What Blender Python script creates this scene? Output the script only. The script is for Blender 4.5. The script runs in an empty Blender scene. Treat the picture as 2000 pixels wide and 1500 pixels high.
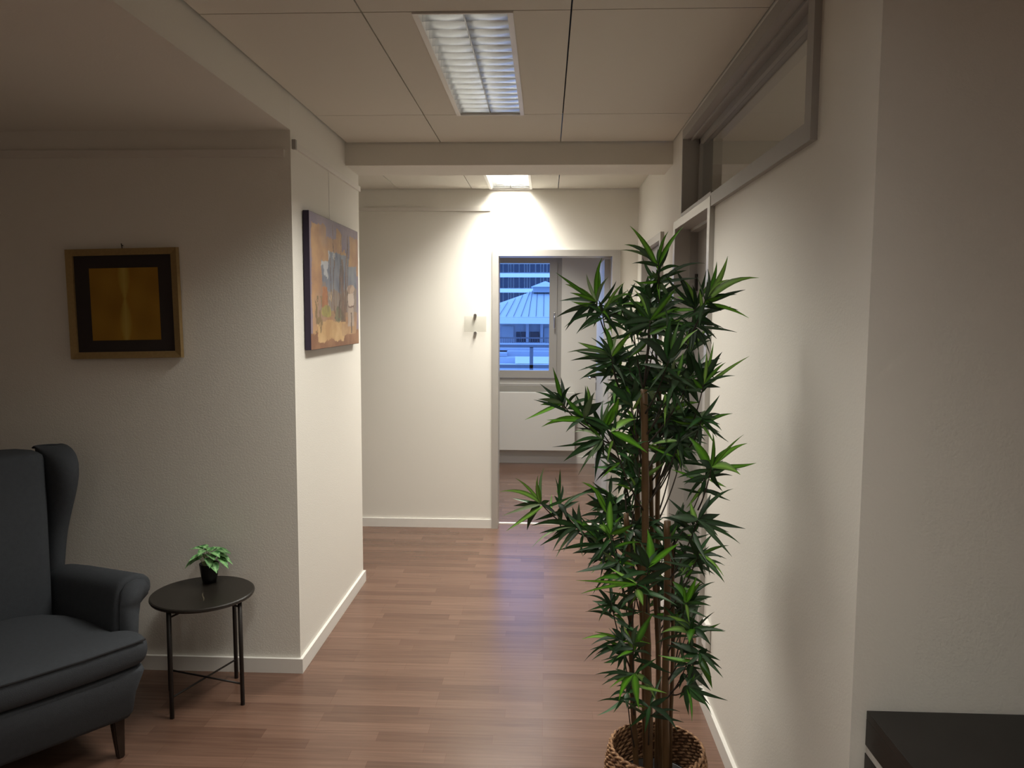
import bpy, bmesh, math, random
from mathutils import Vector, Matrix
import numpy as np
R = math.radians
C = bpy.context.scene.collection
SC = bpy.context.scene

# ------------------------------------------------------------------ camera
F_PX, PITCH, YAW, ROLL, CH = 1514.2, R(5.0016), R(2.4822), R(0.27), 1.6
Fv = Vector((-math.sin(YAW)*math.cos(PITCH), math.cos(YAW)*math.cos(PITCH), -math.sin(PITCH)))
Rv0 = Vector((math.cos(YAW), math.sin(YAW), 0)); Uv0 = Rv0.cross(Fv)
Rv = Rv0*math.cos(ROLL) + Uv0*math.sin(ROLL); Uv = -Rv0*math.sin(ROLL) + Uv0*math.cos(ROLL)
cd = bpy.data.cameras.new('camera'); cam = bpy.data.objects.new('camera', cd); C.objects.link(cam)
cd.sensor_width = 36; cd.lens = F_PX*36/2000; cd.clip_end = 500; cd.clip_start = 0.05
m3 = Matrix((Rv, Uv, -Fv)).transposed()
cam.matrix_world = Matrix.Translation((0, 0, CH)) @ m3.to_4x4()
SC.camera = cam
def at(px, py, y):
    """world point seen at photo pixel (px,py) on the plane at depth y"""
    d = Fv + Rv*((px-1000)/F_PX) + Uv*((750-py)/F_PX)
    return Vector((0, 0, CH)) + d*(y/d.y)

# ------------------------------------------------------------------ world, light levels, exposure
w = bpy.data.worlds.new('World'); SC.world = w; w.use_nodes = True
bg = w.node_tree.nodes['Background']; bg.inputs[0].default_value = (0.19, 0.40, 1.0, 1); bg.inputs[1].default_value = 2.45
SC.view_settings.view_transform = 'Standard'; SC.view_settings.look = 'None'
SC.view_settings.gamma = 1; SC.view_settings.use_curve_mapping = False
SC.view_settings.exposure = 0.0
WARM = (1.0, 0.965, 0.875)
HALL_W, HALL_WIDE, ROOM_W, REAR_FILL_W, BACK_W, SIDE_W, TUBE = 29, 4.5, 10, 22, 24, 26, 26
FRONT_W = 24
ROOM_WIDE_FILL, REAR_WIDE_FILL = 5, 9      # fitting outputs (W) and tube glow; room and rear wide are added fill

# ------------------------------------------------------------------ materials
def nt(name):
    m = bpy.data.materials.new(name); m.use_nodes = True
    n = m.node_tree; return m, n, n.nodes['Principled BSDF']
def mat(name, col, rough=.6, metal=0, bump=0, bscale=100, var=0, vscale=8, spec=.5, trans=0, ior=1.45):
    m, n, b = nt(name); N = n.nodes; L = n.links
    b.inputs['Base Color'].default_value = (*col, 1); b.inputs['Roughness'].default_value = rough
    b.inputs['Metallic'].default_value = metal; b.inputs['Specular IOR Level'].default_value = spec
    b.inputs['Transmission Weight'].default_value = trans; b.inputs['IOR'].default_value = ior
    if bump or var:
        tc = N.new('ShaderNodeTexCoord')
    if var:
        no = N.new('ShaderNodeTexNoise'); no.inputs['Scale'].default_value = vscale; no.inputs['Detail'].default_value = 5
        L.new(tc.outputs['Object'], no.inputs['Vector'])
        mx = N.new('ShaderNodeMix'); mx.data_type = 'RGBA'
        mx.inputs[6].default_value = (*[c*(1-var) for c in col], 1); mx.inputs[7].default_value = (*[min(1, c*(1+var)) for c in col], 1)
        L.new(no.outputs[0], mx.inputs[0]); L.new(mx.outputs[2], b.inputs['Base Color'])
    if bump:
        n2 = N.new('ShaderNodeTexNoise'); n2.inputs['Scale'].default_value = bscale; n2.inputs['Detail'].default_value = 3
        L.new(tc.outputs['Object'], n2.inputs['Vector'])
        bp = N.new('ShaderNodeBump'); bp.inputs['Strength'].default_value = bump; bp.inputs['Distance'].default_value = .004
        L.new(n2.outputs[0], bp.inputs['Height']); L.new(bp.outputs[0], b.inputs['Normal'])
    return m
def emat(name, col, s):
    m, n, b = nt(name); b.inputs['Base Color'].default_value = (*col, 1)
    b.inputs['Emission Color'].default_value = (*col, 1); b.inputs['Emission Strength'].default_value = s; return m
def vmat(name, rough=.6, metal=0, spec=.4, trans=0, bump=0, bscale=200):
    m, n, b = nt(name); a = n.nodes.new('ShaderNodeAttribute'); a.attribute_name = 'paint'
    n.links.new(a.outputs['Color'], b.inputs['Base Color']); b.inputs['Roughness'].default_value = rough
    b.inputs['Metallic'].default_value = metal; b.inputs['Specular IOR Level'].default_value = spec
    if bump:
        n2 = n.nodes.new('ShaderNodeTexNoise'); n2.inputs['Scale'].default_value = bscale
        tc = n.nodes.new('ShaderNodeTexCoord'); n.links.new(tc.outputs['Object'], n2.inputs['Vector'])
        bp = n.nodes.new('ShaderNodeBump'); bp.inputs['Strength'].default_value = bump; bp.inputs['Distance'].default_value = .002
        n.links.new(n2.outputs[0], bp.inputs['Height']); n.links.new(bp.outputs[0], b.inputs['Normal'])
    return m
def floor_mat():
    m, n, b = nt('laminate'); N = n.nodes; L = n.links
    tc = N.new('ShaderNodeTexCoord')
    br = N.new('ShaderNodeTexBrick'); br.offset = .43; br.offset_frequency = 3; br.squash = .8; br.squash_frequency = 5
    br.inputs['Scale'].default_value = 1; br.inputs['Brick Width'].default_value = .44; br.inputs['Row Height'].default_value = .066
    br.inputs['Mortar Size'].default_value = .0006; br.inputs['Mortar Smooth'].default_value = .5
    br.inputs['Color1'].default_value = (.128, .070, .048, 1); br.inputs['Color2'].default_value = (.182, .104, .073, 1)
    br.inputs['Mortar'].default_value = (.12, .055, .035, 1)
    L.new(tc.outputs['Object'], br.inputs['Vector'])
    mp = N.new('ShaderNodeMapping'); mp.inputs['Scale'].default_value = (1.5, 30, 1); L.new(tc.outputs['Object'], mp.inputs[0])
    no = N.new('ShaderNodeTexNoise'); no.inputs['Scale'].default_value = 2.0; no.inputs['Detail'].default_value = 6; no.inputs['Roughness'].default_value = .6
    L.new(mp.outputs[0], no.inputs['Vector'])
    cr = N.new('ShaderNodeMapRange'); cr.inputs[1].default_value = .3; cr.inputs[2].default_value = .7; cr.inputs[3].default_value = .80; cr.inputs[4].default_value = 1.15
    L.new(no.outputs[0], cr.inputs[0])
    mx = N.new('ShaderNodeMix'); mx.data_type = 'RGBA'; mx.blend_type = 'MULTIPLY'; mx.inputs[0].default_value = 1
    L.new(br.outputs[0], mx.inputs[6]); L.new(cr.outputs[0], mx.inputs[7]); L.new(mx.outputs[2], b.inputs['Base Color'])
    b.inputs['Roughness'].default_value = .27; b.inputs['Specular IOR Level'].default_value = .5
    return m
WALL = (.79, .765, .705)
M = dict(
 wall=mat('wall_paint', WALL, .85, bump=.12, bscale=160), rough_wall=mat('woodchip_paint', WALL, .9, bump=.22, bscale=190),
 ceil=mat('ceiling_tile', (.72, .69, .615), .9), plaster=mat('plaster', (.76, .735, .67), .9, bump=.1),
 dark=mat('void_dark', (.03, .025, .02), .9), trim=mat('white_lacquer', (.80, .78, .74), .4), rail=mat('rail_white', (.74, .71, .66), .45),
 floor=floor_mat(), alu=mat('grey_aluminium', (.50, .48, .45), .42, metal=.35), alud=mat('grey_frame_paint', (.36, .345, .325), .5),
 leaf_door=mat('door_laminate', (.46, .47, .50), .38), door_grey=mat('door_grey', (.30, .285, .27), .5),
 steel=mat('brushed_steel', (.55, .54, .53), .28, metal=1), black=mat('black_metal', (.02, .016, .014), .45, metal=.2),
 mirror=mat('louver_aluminium', (.74, .76, .78), .16, metal=1), white=mat('fitting_white', (.82, .80, .76), .4),
 fab=mat('grey_blue_fabric', (.058, .064, .073), .95, bump=.5, bscale=500, var=.10, vscale=60, spec=.15),
 seam=mat('seam_dark', (.015, .015, .017), .9), legw=mat('dark_stained_wood', (.022, .012, .008), .4),
 marble=None, soil=mat('pebble_filler', (.14, .13, .12), .9, bump=1, bscale=80, var=.5, vscale=60), potb=mat('black_plastic', (.012, .011, .011), .35),
 cane=mat('bamboo_cane', (.120, .066, .028), .5, var=.35, vscale=14), twig=mat('twig_brown', (.035, .025, .018), .7),
 leaf=vmat('bamboo_leaf', .42, spec=.45), sleaf=vmat('variegated_leaf', .5),
 glass=None, cab=mat('black_brown_veneer', (.012, .010, .009), .42, var=.25, vscale=20), stripe=mat('gap_strip_grey', (.48, .46, .43), .5),
 paint=vmat('oil_paint', .6, bump=.3), canvas_side=mat('canvas_edge_purple', (.035, .025, .05), .7), gold=vmat('gold_leaf', .42, metal=.75),
 mat_board=mat('dark_mat_board', (.028, .020, .018), .7), goldframe=mat('pale_gold_frame', (.36, .25, .11), .42, metal=.45, var=.2, vscale=90),
 radiator=mat('radiator_enamel', (.80, .78, .73), .4), zinc=mat('zinc_roof', (.62, .66, .70), .5), stone=mat('pale_render', (.42, .46, .54), .8),
 officew=mat('office_cladding', (.80, .82, .85), .6), offg=mat('office_glass', (.03, .04, .07), .25), dkgrey=mat('dark_cladding', (.10, .11, .14), .6),
 shutter=mat('shutter_grey', (.40, .44, .5), .7))
m, n, b = nt('clear_glass'); gl = n.nodes.new('ShaderNodeBsdfGlass'); gl.inputs['IOR'].default_value = 1.45; gl.inputs['Roughness'].default_value = 0
b.inputs['Transmission Weight'].default_value = 1; b.inputs['Roughness'].default_value = 0; b.inputs['Base Color'].default_value = (.97, .98, .98, 1)
n.nodes.remove(gl)
def thin_glass(name, tint, refl, rough=0):
    m, n, b = nt(name); N = n.nodes; L = n.links; N.remove(b)
    tr_ = N.new('ShaderNodeBsdfTransparent'); tr_.inputs[0].default_value = (*tint, 1); gs = N.new('ShaderNodeBsdfGlossy'); gs.inputs['Roughness'].default_value = rough
    fz = N.new('ShaderNodeFresnel'); fz.inputs[0].default_value = 1.5; mm = N.new('ShaderNodeMath'); mm.operation = 'MULTIPLY'; mm.inputs[1].default_value = refl
    ge = N.new('ShaderNodeNewGeometry'); iv = N.new('ShaderNodeMath'); iv.operation = 'SUBTRACT'; iv.inputs[0].default_value = 1; L.new(ge.outputs['Backfacing'], iv.inputs[1]); m2 = N.new('ShaderNodeMath'); m2.operation = 'MULTIPLY'; L.new(fz.outputs[0], m2.inputs[0]); L.new(iv.outputs[0], m2.inputs[1]); L.new(m2.outputs[0], mm.inputs[0]); mx = N.new('ShaderNodeMixShader'); L.new(mm.outputs[0], mx.inputs[0]); L.new(tr_.outputs[0], mx.inputs[1]); L.new(gs.outputs[0], mx.inputs[2])
    L.new(mx.outputs[0], N['Material Output'].inputs[0]); return m
M['glass'] = thin_glass('window_glass', (.96, .97, .97), 1.0)
M['acrylic'] = thin_glass('clear_acrylic', (.92, .92, .91), 1.0, .02)
def marble():
    m, n, b = nt('black_marble'); N = n.nodes; L = n.links
    tc = N.new('ShaderNodeTexCoord'); no = N.new('ShaderNodeTexNoise'); no.inputs['Scale'].default_value = 4; no.inputs['Detail'].default_value = 3
    L.new(tc.outputs['Object'], no.inputs['Vector'])
    wv = N.new('ShaderNodeTexWave'); wv.inputs['Scale'].default_value = 1.1; wv.inputs['Distortion'].default_value = 9; wv.inputs['Detail'].default_value = 2; wv.inputs['Detail Scale'].default_value = 1.6
    L.new(tc.outputs['Object'], wv.inputs['Vector'])
    r = N.new('ShaderNodeMapRange'); r.inputs[1].default_value = .0; r.inputs[2].default_value = .0022; r.inputs[3].default_value = 1; r.inputs[4].default_value = 0
    L.new(wv.outputs[1], r.inputs[0])
    mu = N.new('ShaderNodeMath'); mu.operation = 'MULTIPLY'; L.new(r.outputs[0], mu.inputs[0])
    r2 = N.new('ShaderNodeMapRange'); r2.inputs[1].default_value = .48; r2.inputs[2].default_value = .6; L.new(no.outputs[0], r2.inputs[0]); L.new(r2.outputs[0], mu.inputs[1])
    mx = N.new('ShaderNodeMix'); mx.data_type = 'RGBA'; mx.inputs[6].default_value = (.018, .015, .012, 1); mx.inputs[7].default_value = (.30, .25, .17, 1)
    L.new(mu.outputs[0], mx.inputs[0]); L.new(mx.outputs[2], b.inputs['Base Color']); b.inputs['Roughness'].default_value = .38
    return m
M['marble'] = marble()
def wicker():
    m, n, b = nt('seagrass'); N = n.nodes; L = n.links
    tc = N.new('ShaderNodeTexCoord'); no = N.new('ShaderNodeTexNoise'); no.inputs['Scale'].default_value = 60; no.inputs['Detail'].default_value = 4
    L.new(tc.outputs['Object'], no.inputs['Vector'])
    cr = N.new('ShaderNodeValToRGB'); cr.color_ramp.elements[0].position = .35; cr.color_ramp.elements[0].color = (.09, .035, .015, 1)
    cr.color_ramp.elements[1].position = .65; cr.color_ramp.elements[1].color = (.52, .30, .16, 1)
    L.new(no.outputs[0], cr.inputs[0]); L.new(cr.outputs[0], b.inputs['Base Color']); b.inputs['Roughness'].default_value = .8
    return m
M['wicker'] = wicker()

# ------------------------------------------------------------------ helpers
def link(name, bm, m, parent=None, smooth=False, kind=None, mods=()):
    me = bpy.data.meshes.new(name)
    bmesh.ops.recalc_face_normals(bm, faces=bm.faces)
    if smooth:
        for f in bm.faces: f.smooth = True
    bm.to_mesh(me); bm.free()
    for x in (m if isinstance(m, (list, tuple)) else [m]): me.materials.append(M[x] if isinstance(x, str) else x)
    o = bpy.data.objects.new(name, me); C.objects.link(o)
    if parent is not None: o.parent = parent
    if kind: o['kind'] = kind
    for k, v in mods:
        md = o.modifiers.new(k, k)
        for a, c in v.items(): setattr(md, a, c)
    return o
def struct(name, bm, m, **k): return link(name, bm, m, kind='structure', **k)
def thing(name, label, cat, loc=(0, 0, 0), rz=0, group=None):
    o = bpy.data.objects.new(name, None); C.objects.link(o); o.empty_display_size = .1
    o.location = loc; o.rotation_euler = (0, 0, rz); o['label'] = label; o['category'] = cat
    if group: o['group'] = group
    return o
def tag(o, label, cat, group=None):
    o['label'] = label; o['category'] = cat
    if group: o['group'] = group
    return o
def box(bm, x0, x1, y0, y1, z0, z1, bev=0):
    r = bmesh.ops.create_cube(bm, size=1, matrix=Matrix.Translation(((x0+x1)/2, (y0+y1)/2, (z0+z1)/2)) @ Matrix.Diagonal((abs(x1-x0), abs(y1-y0), abs(z1-z0), 1)))
    if bev:
        es = list({e for v in r['verts'] for e in v.link_edges})
        bmesh.ops.bevel(bm, geom=es, offset=bev, segments=2, affect='EDGES', profile=.6)
    return bm
def bx(*a, **k): return box(bmesh.new(), *a, **k)
def boxes(lst):
    bm = bmesh.new()
    for a in lst: box(bm, *a)
    return bm
def tube(bm, pts, rad, seg=8, cap=True):
    pts = [Vector(p) for p in pts]
    rs = rad if isinstance(rad, (list, tuple)) else [rad]*len(pts)
    rings = []; up = None
    for i, p in enumerate(pts):
        t = (pts[min(i+1, len(pts)-1)] - pts[max(i-1, 0)])
        t = t.normalized() if t.length > 1e-9 else Vector((0, 0, 1))
        if up is None:
            up = Vector((0, 0, 1)) if abs(t.z) < .9 else Vector((1, 0, 0))
        s = t.cross(up).normalized(); up = s.cross(t).normalized()
        rings.append([bm.verts.new(p + (s*math.cos(a) + up*math.sin(a))*rs[i]) for a in [2*math.pi*k/seg for k in range(seg)]])
    for a, c in zip(rings, rings[1:]):
        for k in range(seg): bm.faces.new((a[k], a[(k+1) % seg], c[(k+1) % seg], c[k]))
    if cap: bm.faces.new(rings[0][::-1]); bm.faces.new(rings[-1])
    return bm
def lathe(bm, prof, seg=32, c=(0, 0, 0), cap0=True, cap1=False):
    c = Vector(c); rings = [[bm.verts.new(c + Vector((r*math.cos(2*math.pi*k/seg), r*math.sin(2*math.pi*k/seg), z))) for k in range(seg)] for r, z in prof]
    for a, d in zip(rings, rings[1:]):
        for k in range(seg): bm.faces.new((a[k], a[(k+1) % seg], d[(k+1) % seg], d[k]))
    if cap0: bm.faces.new(rings[0][::-1])
    if cap1: bm.faces.new(rings[-1])
    return bm
def loft(bm, secs, cap=True):
    rings = [[bm.verts.new(p) for p in s] for s in secs]; n = len(rings[0])
    for a, c in zip(rings, rings[1:]):
        for k in range(n): bm.faces.new((a[k], a[(k+1) % n], c[(k+1) % n], c[k]))
    if cap: bm.faces.new(rings[0][::-1]); bm.faces.new(rings[-1])
    return bm
SUB = ('SUBSURF', dict(levels=2, render_levels=2))

# ------------------------------------------------------------------ dimensions of the place
XL, XR, DB, ZC = -1.089, .665, 5.75, 2.524
YCH, YBM, ZBM, YBB, ZS, YR, YE = 3.318, 4.227, 2.405, 4.523, 2.381, 1.634, 4.517
X0, X1, Y0 = -4.2, 3.6, -3.4          # outer limits of the rooms
RB0, RB1, RBY, RBZ = -1.7, 1.9, 8.4, 2.62   # room beyond the far door
DX0, DX1, DZ = -.354, .482, 2.042     # far doorway
# floor
struct('floor', bx(X0, X1, Y0, RBY+.1, -.08, 0), 'floor')
# walls
struct('wall_left', bx(X0, XL, YCH, YE, 0, ZC+.2), 'rough_wall')
struct('wall_back', boxes([(X0, DX0, DB, DB+.14, 0, ZC+.2), (DX1, X1, DB, DB+.14, 0, ZC+.2), (DX0, DX1, DB, DB+.14, DZ, ZC+.2)]), 'wall')
D1a, D1b, D2a, D2b = 3.198, 3.995, 4.535, 5.345
TA, TB, TZ0, TZ1 = 2.034, 3.83, 2.085, 2.45
XW = XR+.125
struct('wall_right', boxes([(XR, XW, YR, TA, 0, ZC+.05), (XR, XW, TA, D1a, 0, TZ0), (XR, XW, TA, TB, TZ1, ZC+.05), (XR, XW, D1a, TB, DZ, TZ0),
    (XR, XW, TB, D1b, DZ, ZC+.05), (XR, XW, D1b, D2a, 0, ZC+.05), (XR, XW, D2a, D2b, DZ, ZC+.05), (XR, XW, D2b, DB, 0, ZC+.05)]), 'wall')
struct('wall_right_front', bx(XW, X1, YR, YR+.12, 0, ZC+.05), 'rough_wall')
struct('wall_rear', bx(X0, X1, Y0-.12, Y0, 0, ZC+.05), 'wall')
struct('wall_west', bx(X0-.12, X0, Y0-.12, DB, 0, ZC+.05), 'wall')
struct('wall_east', bx(X1, X1+.12, Y0-.12, DB, 0, ZC+.05), 'wall')
# ceilings: tiles with open joints above the corridor
g = .0026
tiles = []
xs = [(XL+.009, -.572), (-.572, .069), (.069, XR-.002)]
ys = [(Y0, -2.38), (-2.38, -1.17), (-1.17, .03), (.03, 1.235), (1.235, 2.44), (2.44, 3.655), (3.655, YBM-.007)]
LX0, LX1 = -.418, -.108
for (a, b_) in xs:
    for i, (c, d) in enumerate(ys):
        if a == -.572 and i in (3, 5):
            tiles += [(a+g, LX0, c+g, d-g, ZC, ZC+.02), (LX1, b_-g, c+g, d-g, ZC, ZC+.02)]
        else: tiles.append((a+g, b_-g, c+g, d-g, ZC, ZC+.02))
for (a, b_) in [(XL, -.55), (.08, XR)]: tiles.append((a+g, b_-g, YBB, DB-.009, ZC, ZC+.02))
tiles += [(-.55+g, LX0, YBB, DB-.009, ZC, ZC+.02), (LX1, .08-g, YBB, DB-.009, ZC, ZC+.02), (X0, XL-g, YBB, DB-.009, ZC, ZC+.02)]
struct('ceiling', boxes(tiles), 'ceil')
struct('ceiling_void', boxes([(XL-.05, XR+.05, Y0-.1, DB+.1, ZC+.16, ZC+.2), (X0, XL-.05, YE, DB+.1, ZC+.16, ZC+.2)]), 'dark')
struct('ceiling_right', boxes([(XW, X1, YR+.12, YBM, ZC, ZC+.05), (XW, X1, YBB, DB, ZC, ZC+.05), (XR, X1, Y0, YR, ZC, ZC+.05)]), 'ceil')
struct('ceiling_soffit', bx(X0, XL, Y0, YCH, ZS, ZC+.16), 'plaster')
struct('trim_1', bx(XL, XR, YBM, YBB, ZBM, ZC+.15), 'plaster')
struct('trim_2', boxes([(XW, X1, YBM, YBB, ZBM, ZC+.1), (X0, XL, YE, YBB, ZBM, ZC+.1)]), 'plaster')
# room beyond the door
wy = RBY
WXa, WXb, WZa, WZb = -.85, .167, .872, 2.33
struct('wall_far', boxes([(RB0, WXa, wy, wy+.25, 0, RBZ), (WXb, RB1, wy, wy+.25, 0, RBZ), (WXa, WXb, wy, wy+.25, 0, WZa), (WXa, WXb, wy, wy+.25, WZb, RBZ)]), 'wall')
struct('wall_far_left', bx(RB0-.1, RB0, DB+.14, wy+.25, 0, RBZ), 'wall')
struct('wall_far_right', bx(RB1, RB1+.1, DB+.14, wy+.25, 0, RBZ), 'wall')
struct('ceiling_far', bx(RB0, RB1, DB+.14, wy+.25, RBZ, RBZ+.1), 'plaster')
# baseboards
bh, bt = .066, .014
struct('baseboard_left', boxes([(X0, XL+bt, YCH-bt, YCH, 0, bh), (XL, XL+bt, YCH, YE+bt, 0, bh), (X0, XL, YE, YE+bt, 0, bh)]), 'trim')
struct('baseboard_back', boxes([(X0, -.399, DB-bt, DB, 0, bh), (.54, XR-bt, DB-bt, DB, 0, bh)]), 'trim')
struct('baseboard_right', boxes([(XR-bt, XR, YR-bt, 3.15, 0, bh), (XR-bt, XR, 4.045, 4.49, 0, bh), (XR-bt, XR, 5.39, DB, 0, bh), (XR, X1, YR-bt, YR, 0, bh)]), 'trim')
struct('baseboard_far', bx(RB0, RB1, wy-.02, wy, 0, .075), 'trim')
# picture rails
struct('trim_3', bx(X0, -1.115, YCH-.012, YCH, 2.268, 2.298), 'rail')
bm = bx(XL, XL+.012, YCH+.035, YE, 2.312, 2.34); struct('trim_4', bm, 'rail')
struct('trim_5', bx(-2.5, -.411, DB-.012, DB, 2.365, 2.392), 'rail')
struct('trim_6', bx(XL, XL+.016, YCH+.018, YCH+.036, 2.306, 2.346), 'alud')
struct('trim_7', bx(DX0, DX1, DB+.12, DB+.15, 0, .006), 'trim')

# ------------------------------------------------------------------ doors and windows of the setting
# far doorway frame (door_1) with its leaf swung into the room
d = .022
fr = boxes([(-.399, DX0+.003, DB-d, DB+.16, 0, 2.084), (DX1-.003, .537, DB-d, DB+.16, 0, 2.084), (DX0+.003, DX1-.003, DB-d, DB+.16, DZ-.003, 2.084)])
door1 = struct('door_1', fr, 'alu')
lf = link('door_leaf', bx(DX1-.045, DX1-.004, DB+.165, DB+.165+.83, .008, DZ-.012, bev=.002), 'leaf_door', door1)
hy = DB+.165+.83-.055
hb = bmesh.new(); tube(hb, [(DX1-.045, hy, 1.08), (DX1-.10, hy, 1.08), (DX1-.105, hy-.02, 1.08), (DX1-.105, hy-.13, 1.078)], .009, 10)
lathe(hb, [(.026, 0), (.026, .008)], 20); 
for v in hb.verts[-40:]: v.co = Vector((DX1-.045-v.co.z, hy+v.co.x, 1.08+v.co.y))
link('door_handle', hb, 'steel', lf, smooth=True)
kb = bx(DX1-.053, DX1-.045, hy-.014, hy+.014, .965, 1.035, bev=.003); link('keyhole_plate', kb, 'steel', lf)
# near door in the right wall (door_2)
fr = boxes([(XR-.02, XW+.001, D1a-.045, D1a+.003, 0, 2.078), (XR-.02, XW+.001, D1b-.003, D1b+.045, 0, 2.078), (XR-.02, XW+.001, D1a+.003, D1b-.003, DZ-.003, 2.078)])
door2 = struct('door_2', fr, 'alu')
l2 = link('door_leaf', bx(XW-.03, XW+.01, D1a+.003, D1b-.003, .008, DZ-.005, bev=.002), 'door_grey', door2)
link('frame_rebate', boxes([(XR+.055, XW-.03, D1b-.018, D1b, 0, DZ), (XR+.055, XW-.03, D1a, D1a+.018, 0, DZ), (XR+.055, XW-.03, D1a, D1b, DZ-.018, DZ)]), 'alud', door2)
for z in (1.73, 1.0, .25):
    hg = bmesh.new(); tube(hg, [(XW-.036, D1b-.03, z), (XW-.036, D1b-.03, z+.085)], .009, 12); link('hinge', hg, 'black', l2)
hb = bmesh.new(); tube(hb, [(XW-.03, D1a+.07, 1.05), (XW-.08, D1a+.07, 1.05), (XW-.085, D1a+.09, 1.05), (XW-.085, D1a+.19, 1.05)], .009, 10); link('door_handle', hb, 'steel', l2, smooth=True)
# second door in the right wall (door_3)
fr = boxes([(XR-.02, XW+.001, D2a-.045, D2a+.003, 0, 2.082), (XR-.02, XW+.001, D2b-.003, D2b+.045, 0, 2.082), (XR-.02, XW+.001, D2a+.003, D2b-.003, DZ-.003, 2.082)])
door3 = struct('door_3', fr, 'alu')
l3 = link('door_leaf', bx(XR+.02, XR+.06, D2a+.003, D2b-.003, .008, DZ-.005, bev=.002), 'door_grey', door3)
# transom window (window_1)
tw = struct('window_1', boxes([(XR-.018, XW+.001, TA-.045, TA+.003, TZ0-.048, TZ1+.04), (XR-.018, XW+.001, TB-.003, TB+.012, TZ0-.0, TZ1+.04),
    (XR-.018, XW+.001, TA+.003, D1a-.045, TZ0-.048, TZ0+.003), (XR-.018, XW+.001, D1a-.045, TB-.003, 2.08, TZ0+.012), (XR-.018, XW+.001, TA+.003, TB-.003, TZ1-.003, TZ1+.04)]), 'alud')
link('glazing_bead', boxes([(XR+.06, XR+.075, TA, TB, TZ0, TZ0+.03), (XR+.06, XR+.075, TA, TB, TZ1-.03, TZ1), (XR+.06, XR+.075, TA, TA+.025, TZ0, TZ1), (XR+.06, XR+.075, TB-.025, TB, TZ0, TZ1),
    (XR+.02, XR+.03, TA, TB, TZ1-.012, TZ1)]), 'alud', tw)
link('pane', bx(XR+.076, XR+.082, TA, TB, TZ0, TZ1), 'glass', tw)
# far window (window_2)
f2 = struct('window_2', boxes([(WXa, WXa+.05, wy+.02, wy+.11, WZa, WZb), (WXb-.05, WXb, wy+.02, wy+.11, WZa, WZb), (WXa+.05, WXb-.05, wy+.02, wy+.11, WZa, WZa+.055), (WXa+.05, WXb-.05, wy+.02, wy+.11, WZb-.05, WZb)]), 'alu')
sx0, sx1, sz0, sz1 = WXa+.05, WXb-.05, WZa+.06, WZb-.055
gx0, gx1, gz0, gz1 = sx0+.08, .035, 1.013, 2.167
sa = link('sash', boxes([(sx0, gx0, wy, wy+.09, sz0, sz1), (gx1, sx1, wy, wy+.09, sz0, sz1), (gx0, gx1, wy, wy+.09, sz0, gz0), (gx0, gx1, wy, wy+.09, gz1, sz1)]), 'alu', f2)
link('pane', bx(gx0, gx1, wy+.04, wy+.05, gz0, gz1), 'glass', sa)
hb = bx(.082, .102, wy-.006, wy, 1.55, 1.64, bev=.003); tube(hb, [(.092, wy, 1.61), (.092, wy-.035, 1.61), (.092, wy-.045, 1.60), (.092, wy-.045, 1.47)], .008, 10)
link('window_handle', hb, 'steel', sa, smooth=True)
link('window_sill', bx(WXa-.02, WXb+.02, wy-.045, wy+.05, .845, .871, bev=.003), 'alu', f2)

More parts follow.
